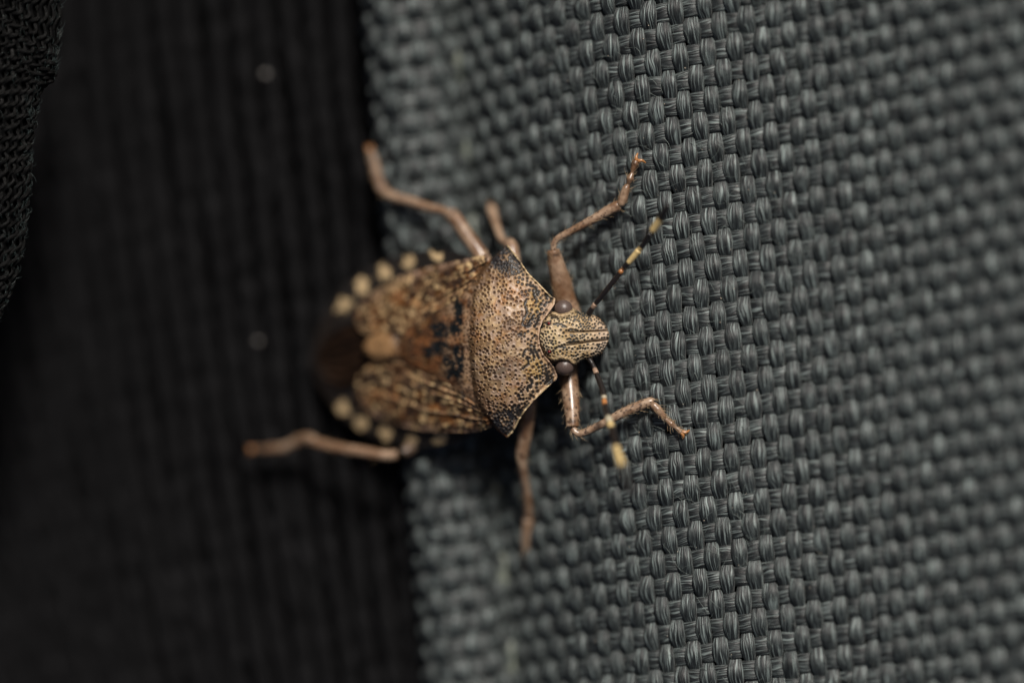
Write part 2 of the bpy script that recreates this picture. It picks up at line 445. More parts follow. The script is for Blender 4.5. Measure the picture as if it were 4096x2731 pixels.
H.build('loose_fibres', M_BHAIR, flap)

# ------------------------------------------------------------------ the bug
bug = thing('stink_bug', 'mottled brown shield shaped stink bug climbing the edge of the grey fabric', 'bug', tuple(U(2000, 1365, -4.5)))

def zmid(px):
    return np.interp(px, [1230, 1300, 1400, 1510, 1600, 1700, 1800, 1860, 2000, 2100, 2200, 2400],
                     [-6.6, -6.15, -5.3, -4.3, -3.5, -2.6, -1.7, -1.15, -.3, .2, .0, -.4])
def ycen(px):
    return 1392 - (np.asarray(px, float) - 1510) * .0565
def scatter(poly, mind, tries, dens=None, seed=1):
    """dart throwing in photo pixels, dens(x, y) -> keep probability and spacing factor"""
    r = np.random.default_rng(seed)
    x0, y0 = poly.min(0); x1, y1 = poly.max(0)
    cell = {}; out = []
    X = r.uniform(x0, x1, tries); Y = r.uniform(y0, y1, tries)
    Dn = np.ones(tries) if dens is None else dens(X, Y)
    for x, y, dn in zip(X, Y, Dn):
        if dn <= 0: continue
        md = mind * dn
        cx, cy = int(x // mind), int(y // mind); ok = True
        for a in (-2, -1, 0, 1, 2):
            for b in (-2, -1, 0, 1, 2):
                for q in cell.get((cx + a, cy + b), ()):
                    if (q[0] - x) ** 2 + (q[1] - y) ** 2 < md * md: ok = False; break
                if not ok: break
            if not ok: break
        if ok:
            cell.setdefault((cx, cy), []).append((x, y)); out.append((x, y))
    return np.array(out)
def pit_field(X, Y, pits, rad):
    """soft mask of round pits (max over pits) and index of the nearest one"""
    sh = X.shape; X = X.ravel(); Y = Y.ravel()
    best = np.full(len(X), 9.0); idx = np.zeros(len(X), int)
    B = 40.0
    key = {}
    for k, (x, y) in enumerate(pits): key.setdefault((int(x // B), int(y // B)), []).append(k)
    bx = (X // B).astype(int); by = (Y // B).astype(int)
    code = bx * 100000 + by
    order = np.argsort(code); cs = code[order]
    cuts = np.flatnonzero(np.diff(cs)) + 1
    for grp in np.split(order, cuts):
        a, b = bx[grp[0]], by[grp[0]]
        cand = [k for da in (-1, 0, 1) for db in (-1, 0, 1) for k in key.get((a + da, b + db), ())]
        if not cand: continue
        cand = np.array(cand)
        d = np.hypot(X[grp, None] - pits[None, cand, 0], Y[grp, None] - pits[None, cand, 1]) / rad[None, cand]
        m = d.argmin(1)
        best[grp] = d[np.arange(len(grp)), m]; idx[grp] = cand[m]
    return best.reshape(sh), idx.reshape(sh)
def near_line(X, Y, pts):
    d = np.full(X.shape, 1e9)
    pts = np.asarray(pts, float)
    for a, b in zip(pts[:-1], pts[1:]):
        ab = b - a; t = np.clip(((X - a[0]) * ab[0] + (Y - a[1]) * ab[1]) / (ab @ ab), 0, 1)
        d = np.minimum(d, np.hypot(X - a[0] - t * ab[0], Y - a[1] - t * ab[1]))
    return d
def shell(name, X, Y, Z, col, mat, parent, thick=.5, inset=.06):
    """a plate: its upper face as a grid plus a rim turned under"""
    n, m = X.shape
    V = U(X, Y, Z)
    cen = V.reshape(-1, 3).mean(0)
    ring = np.concatenate([V[:, 0], V[-1, 1:], V[-2::-1, -1], V[0, -2:0:-1]])
    idx = np.arange(n * m).reshape(n, m)
    ri = np.concatenate([idx[:, 0], idx[-1, 1:], idx[-2::-1, -1], idx[0, -2:0:-1]])
    parts = [V.reshape(-1, 3)]; cols = [col.reshape(-1, 3)]; Q = [gridq(n, m)]
    prev = ri; off = n * m; k = len(ri)
    for (dd, ins) in ((.07, .0), (thick, inset)):
        r = ring + (cen - ring) * [ins, ins, 0] - [0, 0, dd]
        parts.append(r); cols.append(col.reshape(-1, 3)[ri] * .9)
        cur = np.arange(off, off + k); off += k
        Q.append(np.stack([prev, cur, np.roll(cur, -1), np.roll(prev, -1)], -1)); prev = cur
    return obj(name, make_mesh(name, np.concatenate(parts), np.concatenate(Q), None, np.concatenate(cols)), mat, parent)
Z1 = lambda pts: np.array([(1200 + .5996 * a, 900 + .5996 * b) for a, b in pts])
Z2 = lambda pts: np.array([(1800 + .4464 * a, 1050 + .4464 * b) for a, b in pts])
Z3 = lambda pts: np.array([(1200 + .5421 * a, 1000 + .5421 * b) for a, b in pts])
Z4 = lambda pts: np.array([(2100 + .4464 * a, 560 + .4464 * b) for a, b in pts])
Z5 = lambda pts: np.array([(1950 + .5421 * a, 1450 + .5421 * b) for a, b in pts])

# ---- pronotum
FR = Z1([(1385, 133), (1405, 155), (1450, 212), (1525, 322), (1590, 385), (1640, 438), (1680, 478), (1704, 489), (1697, 530), (1655, 590), (1622, 635), (1602, 685), (1594, 745),
         (1602, 810), (1625, 862), (1662, 905), (1697, 950), (1718, 1008), (1712, 1025), (1680, 1055), (1620, 1112), (1555, 1175), (1500, 1242), (1460, 1305), (1425, 1375), (1388, 1412)])
RE = Z1([(1375, 133), (1345, 165), (1270, 230), (1190, 300), (1130, 390), (1095, 500), (1078, 620), (1074, 740), (1080, 850), (1098, 980), (1130, 1110), (1185, 1210), (1255, 1300), (1340, 1385), (1378, 1412)])
ny, nx = 330, 170
py = np.linspace(FR[0, 1], FR[-1, 1], ny)
xf = np.interp(py, FR[:, 1], FR[:, 0]); xr = np.interp(py, RE[:, 1], RE[:, 0])
fu = np.linspace(0, 1, nx)
X = xr[:, None] + (xf - xr)[:, None] * fu[None]; Y = np.repeat(py[:, None], nx, 1)
vv = (Y - 1363) / 388.0
def pro_z(X, Y):
    v = (Y - ycen(X) - 6) / 388.0
    m = np.interp(X, [1830, 1860, 1900, 1960, 2030, 2100, 2160, 2230], [-1.35, -.85, -.28, .22, .44, .38, .12, -.22])
    return m - 1.5 * np.abs(v) ** 2.0 + .12 * np.exp(-((np.abs(v) - .95) / .12) ** 2)
Zp = pro_z(X, Y) - .22 * sstep(.14, 0, fu)[None] * np.ones_like(X)
ef = np.minimum(fu[None] * (xf - xr)[:, None], (1 - fu)[None] * (xf - xr)[:, None])      # pixels from either rim
dF = near_line(X, Y, FR)
Zp = Zp + .05 * np.exp(-((dF - 3) / 4.5) ** 2) - .05 * np.exp(-((dF - 13) / 6) ** 2)
Zp += .07 * (fbm(X / 90, Y / 90, 3) - .5) + .04 * (fbm(X / 24, Y / 24, 8) - .5)
# pits: brown over the disc, black and crowded at the front, the sides and the corners
lat = np.abs((Y - 1363) / 388)
def side_mask(x, y):
    d = near_line(x, y, FR)
    corner = np.maximum(sstep(120, 40, np.hypot(x - 2025, y - 1010)), sstep(130, 50, np.hypot(x - 2028, y - 1715)))
    return np.maximum(sstep(95, 35, d) * .9, corner), corner
poly = np.concatenate([FR, RE[::-1]])
def pdens(x, y):
    s, c = side_mask(x, y)
    cal = np.maximum(sstep(1.2, .7, np.hypot((x - 2132) / 34, (y - 1212) / 44)), sstep(1.2, .7, np.hypot((x - 2135) / 36, (y - 1486) / 44)))
    n = fbm(x / 28, y / 28, 4)
    d = np.clip(1.0 - .22 * s - .30 * c + 1.5 * (n - .5), .55, 1.7)
    return np.where((cal > .5) & (np.random.default_rng(5).random(x.shape) < .72), 0, d)
pits = scatter(poly, 15.4, 34000, pdens, 11)
keep = np.interp(pits[:, 1], FR[:, 1], FR[:, 0]) - pits[:, 0] > 4
pits = pits[keep]
prad = rng.uniform(3.2, 7.4, len(pits)); sm, cm = side_mask(pits[:, 0], pits[:, 1])
blk = np.clip(sm * 1.6 + rng.normal(0, .2, len(pits)) - .15, 0, 1); prad += 2.0 * blk
# the black scrolls on the two calli
lines = [Z2([(690, 330), (672, 380), (690, 440), (668, 500), (655, 550), (690, 575), (722, 555)]), Z2([(700, 560), (728, 510), (758, 465)]),
         Z2([(755, 305), (775, 330), (765, 355)]), Z2([(640, 640), (600, 650)]), Z2([(790, 480), (785, 520), (760, 580)]),
         Z2([(655, 835), (665, 795), (695, 775), (735, 800), (755, 850), (740, 880)]), Z2([(690, 850), (705, 890), (680, 930), (640, 955)]),
         Z2([(715, 1040), (735, 1080), (705, 1110), (690, 1140)]), Z2([(765, 1030), (785, 1040), (770, 1045)]), Z2([(860, 320), (890, 300), (905, 345), (870, 360)]),
         Z2([(850, 1080), (880, 1040), (920, 1000), (940, 970)]), Z2([(780, 820), (800, 860)]), Z2([(700, 200), (760, 220), (800, 270)])]
ex = []
for l in lines:
    Lp = catmull(l, 60); acc = 0; last = Lp[0]; ex.append(last)
    for p in Lp:
        if np.hypot(*(p - last)) > 6.2: ex.append(p); last = p
ex = np.array(ex) + rng.normal(0, 1.2, (len(ex), 2))
pits = np.concatenate([pits, ex]); prad = np.concatenate([prad, rng.uniform(6, 7.8, len(ex))]); blk = np.concatenate([blk, np.ones(len(ex))])
dist, idx = pit_field(X, Y, pits, prad)
bk = blk[idx]
pm = sstep(1.12, .62, dist)
Zp -= .05 * sstep(1.25, .35, dist)
Zp += .022 * np.exp(-((dist - 1.35) / .3) ** 2)
tan = np.array([.30, .182, .084]); pale = np.array([.50, .36, .21]); ochre = np.array([.40, .27, .11]); brown = np.array([.22, .125, .07])
col = mix(np.broadcast_to(tan, X.shape + (3,)), pale, sstep(.4, .7, fbm(X / 60, Y / 60, 12)) * .7)
s_, c_ = side_mask(X, Y)
col = mix(col, [.43, .31, .20], s_ * .45)
cal = np.maximum(sstep(1.3, .8, np.hypot((X - 2132) / 36, (Y - 1215) / 50)), sstep(1.3, .8, np.hypot((X - 2135) / 38, (Y - 1480) / 52)))
col = mix(col, ochre, cal * .85)
col = mix(col, [.33, .14, .045], sstep(.48, .68, fbm(X / 45 + 3, Y / 45, 21)) * .6 * (1 - s_))      # rusty clouding
smoke = sstep(1.25, .3, np.hypot((X - 2010) / 85, (Y - 1470) / 95)) * sstep(.30, .62, fbm(X / 34, Y / 34, 31)) + .8 * sstep(1.1, .2, np.hypot((X - 2030) / 80, (Y - 1300) / 45)) * sstep(.35, .65, fbm(X / 30, Y / 30, 33))
col = mix(col, [.105, .085, .07], np.clip(smoke, 0, 1) * .8)
mott = sstep(.44, .62, fbm(X / 15, Y / 15, 91)) * (1 - s_ * .7)
col = mix(col, [.15, .085, .045], mott * .68)
col = mix(col, [.40, .30, .235], sstep(.5, .66, fbm(X / 20, Y / 20, 95)) * .55)
rear_shade = sstep(95, 10, X - xr[:, None])
col = mix(col, [.085, .045, .020], rear_shade * (.6 + .4 * sstep(.38, .58, fbm(X / 22, Y / 14, 97))))  # shade of the rear slope turning away, put into the colour
col = mix(col, [.075, .040, .020], sstep(.45, .9, lat) * .8 * sstep(.38, .6, fbm(X / 26, Y / 26, 99)) * (1 - sstep(60, 20, dF)))  # shading toward the side margins, painted in as brown patches
col = mix(col, [.28, .17, .10], sstep(1500, 1660, Y) * .5 * sstep(.35, .6, fbm(X / 40, Y / 40, 17)))
col = mix(col, mix([.050, .022, .010], [.008, .009, .010], bk), pm * np.where(bk > .4, .97, .92))
col = mix(col, [.014, .014, .016], c_ ** 1.5 * sstep(.48, .60, fbm(X / 16, Y / 16, 41) + .06) * .9)
col = mix(col, [.62, .47, .26], np.exp(-((dF - 2.5) / 3) ** 2) * .8 * (lat > .45) * sstep(.25, .6, fbm(X / 22, Y / 22, 61) + .1))
col = mix(col, [.40, .27, .18], sstep(14, 3, dF) * (lat < .38) * .9)                                 # smooth collar by the head
col = mix(col, [.34, .13, .04], sstep(9, 2, X - xr[:, None]) * .8 * sstep(.4, .6, fbm(X / 50, Y / 50, 71)))
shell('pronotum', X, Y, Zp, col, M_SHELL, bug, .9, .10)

# ---- head
TOP = Z1([(1600, 735), (1606, 680), (1625, 638), (1655, 602), (1690, 577), (1735, 594), (1780, 581), (1822, 552), (1836, 562), (1870, 578), (1912, 592), (1955, 600), (1998, 622), (2030, 655), (2050, 690), (2060, 720), (2063, 738)])
BOT = Z1([(1600, 745), (1606, 805), (1630, 862), (1665, 898), (1700, 908), (1740, 900), (1782, 908), (1826, 938), (1845, 926), (1880, 902), (1930, 890), (1972, 878), (2010, 855), (2040, 818), (2056, 780), (2063, 742)])
nx, ny = 170, 130
px = np.linspace(2160, 2436.5, nx)
px = 2160 + (px - 2160) ; yt = np.interp(px, TOP[:, 0], TOP[:, 1]); yb = np.interp(px, BOT[:, 0], BOT[:, 1])
fv = np.linspace(0, 1, ny)
Y = yt[:, None] + (yb - yt)[:, None] * fv[None]; X = np.repeat(px[:, None], ny, 1)
vh = (Y - (yt + yb)[:, None] / 2) / 110.0
vn = 2 * fv[None] - 1 + 0 * X
Zh = np.interp(X, [2160, 2180, 2230, 2300, 2380, 2437], [-.02, .14, .24, .14, -.12, -.42]) - .30 * np.abs(vh) ** 2.2 - .16 * np.abs(vn) ** 8
G1 = Z1([(1755, 716), (1850, 714), (1950, 708), (2063, 703)]); G2 = Z1([(1760, 806), (1860, 790), (1950, 776), (2063, 766)])
g = np.minimum(near_line(X, Y, G1), near_line(X, Y, G2))
gf = sstep(2225, 2300, X)
Zh -= .11 * np.exp(-(g / 4.2) ** 2) * gf
yin = (Y > np.interp(X, G1[:, 0], G1[:, 1])) & (Y < np.interp(X, G2[:, 0], G2[:, 1]))
Zh += .05 * yin * gf * sstep(2, 12, g)
Zh += .03 * (fbm(X / 30, Y / 30, 5) - .5)
orb = np.minimum(near_line(X, Y, [(2212, 1252), (2238, 1263), (2268, 1256), (2294, 1242)]), near_line(X, Y, [(2213, 1440), (2240, 1432), (2270, 1438), (2296, 1454)]))
OB = np.exp(-(orb / 11) ** 2)
Zh += .20 * OB
poly = np.concatenate([TOP, BOT[::-1]])
def hd(x, y):
    edge = np.minimum(near_line(x, y, TOP), near_line(x, y, BOT))
    n = .6 * fbm(x / 75, y / 13, 14) + .4 * fbm(x / 26, y / 26, 15)
    gg = np.minimum(near_line(x, y, G1), near_line(x, y, G2))
    d = .95 - .28 * sstep(40, 8, edge) + 2.2 * (n - .5)
    return np.where(((gg < 9) & (x > 2260)) | ((n > .60) & (edge > 22)), 0, np.clip(d, .62, 2))
hp = scatter(poly, 12.6, 16000, hd, 23)
hr = rng.uniform(4.0, 6.2, len(hp))
hl = [Z2([(910, 495), (950, 490), (985, 475)]), Z2([(1040, 610), (1090, 600), (1130, 605), (1190, 612)]), Z2([(1060, 685), (1120, 690), (1200, 668)]), Z2([(1070, 715), (1150, 705)]),
      Z2([(925, 845), (960, 855), (1000, 850)]), Z2([(920, 795), (970, 755), (1030, 760)]), Z2([(930, 555), (985, 552), (1030, 575)]), Z2([(825, 545), (822, 580)]), Z2([(820, 780), (830, 815)]),
      Z2([(1090, 430), (1140, 445), (1190, 470), (1250, 478)]), Z2([(1070, 880), (1110, 885), (1150, 865)])]
ex = np.concatenate([catmull(l, 9) for l in hl]) + rng.normal(0, 1.0, (9 * len(hl), 2))
hp = np.concatenate([hp, ex]); hr = np.concatenate([hr, rng.uniform(4.5, 6.5, len(ex))])
dist, idx = pit_field(X, Y, hp, hr)
Zh -= .03 * sstep(1.25, .35, dist); Zh += .018 * np.exp(-((dist - 1.35) / .3) ** 2)
col = mix(np.broadcast_to([.36, .25, .125], X.shape + (3,)), [.47, .36, .225], sstep(.35, .7, fbm(X / 40, Y / 40, 16)))
col = mix(col, [.52, .41, .33], sstep(2330, 2420, X) * .6)
col = mix(col, [.50, .38, .18], sstep(.5, .7, fbm(X / 24 + 7, Y / 24, 18)) * sstep(2330, 2240, X) * .6)
eg = np.minimum(near_line(X, Y, TOP), near_line(X, Y, BOT))
col = mix(col, [.09, .08, .06], sstep(14, 3, eg) * (X > 2270) * (X < 2350) * .8)
col = mix(col, [.30, .17, .07], sstep(7, 1, eg) * sstep(2350, 2400, X) * .8)
col = mix(col, [.40, .29, .16], OB * .9)
col = mix(col, [.010, .012, .012], sstep(1.12, .62, dist) * .97 * (1 - .75 * OB))
col = mix(col, [.035, .02, .012], np.exp(-(g / 3.2) ** 2) * gf * .95)
col = mix(col, [.02, .015, .013], sstep(1.2, .8, np.minimum(np.hypot((X - 2193) / 13, (Y - 1293) / 11), np.hypot((X - 2194) / 13, (Y - 1406) / 11))) * .9)
head = shell('head', X, Y, Zh, col, M_SHELL, bug, .75, .12)
def blob(name, px, py, z, rx, ry, rz, rot, mat, parent, n=28, m=40):
    th = np.linspace(.03, math.pi - .03, n); a = np.arange(m) / m * 2 * math.pi
    V = np.stack([np.sin(th)[:, None] * np.cos(a) * rx, np.sin(th)[:, None] * np.sin(a) * ry, np.cos(th)[:, None] * np.ones(m) * rz], -1)
    c, s = math.cos(rot), math.sin(rot)
    V = np.stack([V[..., 0] * c - V[..., 1] * s, V[..., 0] * s + V[..., 1] * c, V[..., 2]], -1) + U(px, py, z)
    return obj(name, make_mesh(name, V, gridq(n, m, True)), mat, parent)
blob('compound_eye', 2254, 1237, -.33, .375, .375, .34, -.12, M_EYE, head)
blob('compound_eye', 2258, 1465, -.33, .375, .375, .34, .12, M_EYE, head)
def zat(px_, py_): 
    k = np.argmin((X - px_) ** 2 + (Y - py_) ** 2); return Zh.ravel()[k]
blob('ocellus', 2196, 1293, zat(2196, 1293) + .03, .055, .05, .05, 0, M_OCEL, head, 12, 16)
blob('ocellus', 2197, 1406, zat(2197, 1406) + .03, .055, .05, .05, 0, M_OCEL, head, 12, 16)

# ---- abdomen with its banded margin, one closed body
AT = Z3([(1700, 200), (1500, 130), (1384, 80), (1250, 45), (1130, 10), (1010, -2), (930, 4), (800, 16), (690, 50), (590, 88), (480, 150), (385, 215), (310, 290), (245, 375), (185, 480), (130, 600), (95, 720), (80, 815)])
AB = Z3([(1700, 1230), (1500, 1290), (1384, 1340), (1250, 1380), (1130, 1428), (1010, 1446), (930, 1455), (800, 1462), (690, 1432), (590, 1404), (480, 1360), (385, 1295), (310, 1235), (245, 1165), (185, 1080), (130, 985), (95, 890), (80, 820)])
nx, ny = 200, 120
px = 1243 + (2080 - 1243) * np.linspace(0, 1, nx) ** 1.25
at = np.interp(px, AT[::-1, 0], AT[::-1, 1]); ab = np.interp(px, AB[::-1, 0], AB[::-1, 1])
a = np.linspace(0, 1, ny)
X = np.repeat(px[:, None], ny, 1); Y = at[:, None] + (ab - at)[:, None] * (.5 - .5 * np.cos(a * math.pi))[None]
hw = (ab - at)[:, None] / 2; v = (Y - (at + ab)[:, None] / 2) / np.maximum(hw, 1)
def body_z(X, Y):
    v = (Y - ycen(X)) / 400.0
    return zmid(X) - .85 * np.abs(v) ** 2.1
Za = body_z(X, Y) - .28 + .05 * (fbm(X / 40, Y / 40, 51) - .5)
col = mix(np.broadcast_to([.010, .008, .007], X.shape + (3,)), [.008, .005, .003], sstep(1400, 1300, X))
spots = [(1010, 45, 68, 46), (810, 88, 58, 72), (625, 165, 62, 74), (455, 268, 56, 72), (325, 410, 58, 72),
         (1030, 1395, 68, 46), (820, 1390, 58, 70), (635, 1345, 58, 74), (460, 1282, 54, 74), (320, 1165, 58, 72)]
for sx, sy, rx, ry in spots:
    (qx, qy), = Z3([(sx, sy)]); tilt = (-.45 if sy < 700 else .45)
    dx, dy = X - qx, Y - qy
    d = np.hypot((dx * math.cos(tilt) - dy * math.sin(tilt)) / (rx * .50), (dx * math.sin(tilt) + dy * math.cos(tilt)) / (ry * .50))
    d = d + 1.5 * (fbm(X / 18, Y / 18, int(sx)) - .5) + .06
    col = mix(col, np.array([.46, .34, .19]) * rng.uniform(.75, 1.15), sstep(1.05, .7, d)); Za += .02 * sstep(1.2, .4, d)
Zb = Za - (1.1 * sstep(1243, 1650, px)[:, None] + .55) * np.sqrt(np.clip(1 - v ** 2, 0, 1)) - .05
V = np.concatenate([U(X, Y, Za), U(X, Y, Zb)[:, ::-1]], 1)
cc = np.concatenate([col, np.broadcast_to([.20, .13, .08], col.shape)], 1)
obj('abdomen', make_mesh('abdomen', V, gridq(nx, 2 * ny, True), None, cc), M_WING, bug)
# thorax underside joining head, legs and abdomen
P = np.stack([np.interp(np.linspace(0, 1, 40), [0, .5, 1], q) for q in ((1780, 2060, 2330), (1378, 1362, 1345))], -1)
Pz = np.interp(P[:, 0], [1780, 1950, 2100, 2250, 2330], [-3.2, -2.3, -1.55, -.95, -.75])
Rt = np.stack([np.interp(P[:, 0], [1780, 1950, 2060, 2160, 2240, 2330], [2.6, 2.75, 2.3, 1.35, .9, .55]), np.interp(P[:, 0], [1780, 1950, 2060, 2160, 2240, 2330], [1.1, 1.15, 1.0, .75, .6, .35])], -1)
V = tube_v(U(P[:, 0], P[:, 1], Pz), capped(Rt, 40, 5), 40)
cc = np.broadcast_to([.22, .15, .10], V.shape)
obj('thorax', make_mesh('thorax', V, gridq(40, 40, True), None, cc), M_LEG, bug)

# ---- forewings (the leathery half)
def forewing(outer, inner, seed, sgn):
    outer = Z3(outer); inner = Z3(inner)
    nx, ny = 190, 90
    t = np.linspace(0, 1, nx)
    A = catmull(outer, nx); B = catmull(inner, nx)
    f = np.linspace(0, 1, ny)
    X = A[:, None, 0] + (B - A)[:, None, 0] * f[None]; Y = A[:, None, 1] + (B - A)[:, None, 1] * f[None]
    Z = body_z(X, Y) + .02 + .10 * sstep(0, .12, f)[None]
    # raised veins running lengthwise
    vein = np.exp(-((f - .30 - .10 * t[:, None]) / .028) ** 2) + np.exp(-((f - .62 - .12 * t[:, None]) / .028) ** 2) + np.exp(-((f - .93) / .05) ** 2)
    Z += .09 * vein + .22 * (fbm(X / 26, Y / 26, seed) - .5)
    col = mix(np.broadcast_to([.090, .037, .009], X.shape + (3,)), [.060, .030, .014], sstep(.4, .62, fbm(X / 34, Y / 34, seed + 1)))
    col = mix(col, [.27, .105, .026], sstep(.5, .7, fbm(X / 50, Y / 50, seed + 2)) * .6)
    col = mix(col, [.36, .22, .12], np.clip(vein, 0, 1) * .5)
    col = mix(col, [.40, .24, .13], np.exp(-((f - .80) / .045) ** 2)[None] * sstep(.75, .3, t)[:, None] * .8); Z += .08 * np.exp(-((f - .80) / .045) ** 2)[None]
    col = mix(col, [.30, .20, .14], sstep(.22, 0, f)[None] * sstep(.35, .6, fbm(X / 18, Y / 18, seed + 9)) * .9)
    poly = np.concatenate([A, B[::-1]])
    wx, wy = X + 26 * (fbm(X / 30, Y / 30, seed + 14) - .5), Y + 26 * (fbm(X / 30 + 9, Y / 30, seed + 15) - .5)
    col = mix(col, [.50, .34, .17], sstep(.58, .66, fbm(wx / 17, wy / 17, seed + 11)) * .75)
    col = mix(col, [.012, .006, .004], sstep(.51, .62, fbm(wx / 21, wy / 21, seed + 12)) * .85)
    sp = scatter(poly, 46, 1800, lambda x, y: 1 + 1.2 * (fbm(x / 60, y / 60, seed) - .5), seed + 3)
    d, ix = pit_field(wx, wy, sp, rng.uniform(7, 20, len(sp)))
    lv = rng.uniform(.25, 1, len(sp))[ix]
    col = mix(col, [.52, .37, .19], sstep(1.1, .5, d) * lv); Z += .03 * sstep(1.2, .4, d)
    pt = scatter(poly, 14, 9000, None, seed + 4)
    d, ix = pit_field(X, Y, pt, rng.uniform(4, 7, len(pt)))
    col = mix(col, [.030, .016, .010], sstep(1.1, .6, d) * .85); Z -= .03 * sstep(1.2, .4, d)
    shell('forewing', X, Y, Z, col, M_WING, bug, .28, .03)
forewing([(1400, 20), (1300, 48), (1180, 74), (1000, 112), (860, 150), (720, 202), (600, 270), (500, 345), (425, 430), (400, 500)],
         [(1310, 230), (1210, 330), (1110, 405), (1020, 468), (920, 530), (820, 585), (725, 640), (620, 670), (510, 640), (425, 580)], 101, 1)
forewing([(1420, 1300), (1340, 1330), (1250, 1342), (1100, 1340), (950, 1335), (800, 1305), (680, 1275), (560, 1232), (450, 1150), (400, 1070)],
         [(1320, 1150), (1240, 1070), (1140, 1000), (1040, 950), (930, 893), (830, 845), (735, 800), (630, 790), (520, 840), (425, 930)], 131, -1)
# ---- wing membrane over the tail
o_ = Z3([(640, 590), (430, 545), (330, 560), (230, 620), (150, 710), (120, 800)]); i_ = Z3([(640, 860), (430, 965), (330, 1020), (230, 985), (150, 905), (120, 815)])
nx, ny = 70, 50
A = catmull(o_, nx); B = catmull(i_, nx); f = np.linspace(0, 1, ny)
X = A[:, None, 0] + (B - A)[:, None, 0] * f[None]; Y = A[:, None, 1] + (B - A)[:, None, 1] * f[None]
Z = body_z(X, Y) - .10 + .05 * np.cos(f * 40)[None] + .08 * (fbm(X / 40, Y / 40, 77) - .5)
shell('wing_membrane', X, Y, Z, np.broadcast_to([.05, .03, .02], X.shape + (3,)).copy(), M_MEMB, bug, .12, .02)

# ---- scutellum
ST = Z3([(1300, 215), (1190, 312), (1090, 385), (1000, 446), (900, 508), (800, 560), (715, 605), (640, 612), (560, 615), (500, 650), (468, 700)])
SB = Z3([(1320, 1150), (1230, 1080), (1130, 1015), (1030, 970), (920, 915), (820, 872), (735, 838), (650, 832), (570, 828), (505, 795), (468, 745)])
nx, ny = 200, 120
A = catmull(ST, nx); B = catmull(SB, nx); f = np.linspace(0, 1, ny)
X = A[:, None, 0] + (B - A)[:, None, 0] * f[None]; Y = A[:, None, 1] + (B - A)[:, None, 1] * f[None]
Z = body_z(X, Y) + .16 + .22 * np.sin(f * math.pi)[None] ** .6
Z += .10 * (fbm(X / 30, Y / 30, 83) - .5)
tip = sstep(90, 40, np.hypot(X - 1516, Y - 1390)); Z += .22 * tip
col = mix(np.broadcast_to([.085, .034, .009], X.shape + (3,)), [.030, .015, .008], sstep(.42, .60, fbm(X / 28, Y / 28, 85)))
col = mix(col, [.30, .20, .125], sstep(1720, 1830, X) * sstep(.3, .55, fbm(X / 20, Y / 20, 84)) * .8)
col = mix(col, [.30, .18, .085], sstep(.58, .7, fbm(X / 15, Y / 15, 82)) * .5)
col = mix(col, [.22, .085, .03], sstep(.5, .7, fbm(X / 40, Y / 40, 86)) * .5 * sstep(1560, 1640, X))
ptt = scatter(np.concatenate([A, B[::-1]]), 13, 14000, None, 87)
d, ix = pit_field(X, Y, ptt, rng.uniform(4.5, 7, len(ptt)))
m_ = sstep(1.1, .6, d)
kk = np.zeros(X.shape)
for (zx, zy, rx, ry) in ((1062, 620, 26, 100), (1070, 900, 26, 110), (1040, 480, 30, 50), (1055, 560, 34, 70), (1035, 690, 46, 60), (925, 700, 80, 62), (930, 820, 72, 58), (1050, 850, 36, 60), (1045, 960, 50, 80), (985, 900, 40, 50), (940, 470, 60, 30), (1000, 1000, 40, 40), (890, 560, 45, 36), (850, 850, 40, 40)):
    (qx, qy), = Z1([(zx, zy)])
    kk = np.maximum(kk, sstep(1.25, .6, np.hypot((X - qx) / (rx * .6), (Y - qy) / (ry * .6))))
kk *= sstep(.30, .52, fbm(X / 13, Y / 13, 88) + .08)
col = mix(col, [.05, .026, .014], m_ * .85)
col = mix(col, [.006, .008, .009], kk)
col = mix(col, [.27, .155, .07], tip * sstep(.30, .55, fbm(X / 20, Y / 20, 89) + .10))
for (zx, zy) in ((715, 595), (700, 835)):
    (qx, qy), = Z3([(zx, zy)])
    col = mix(col, [.012, .009, .008], sstep(38, 14, np.hypot(X - qx, Y - qy)))
gE = np.minimum(f, 1 - f)[None] * np.linalg.norm(B - A, axis=1)[:, None]
col = mix(col, [.020, .011, .007], sstep(16, 5, gE) * (1 - tip) * .85)
Z -= .03 * sstep(1.2, .4, d) * (1 - tip)
shell('scutellum', X, Y, Z, col, M_SHELL, bug, .3, .04)

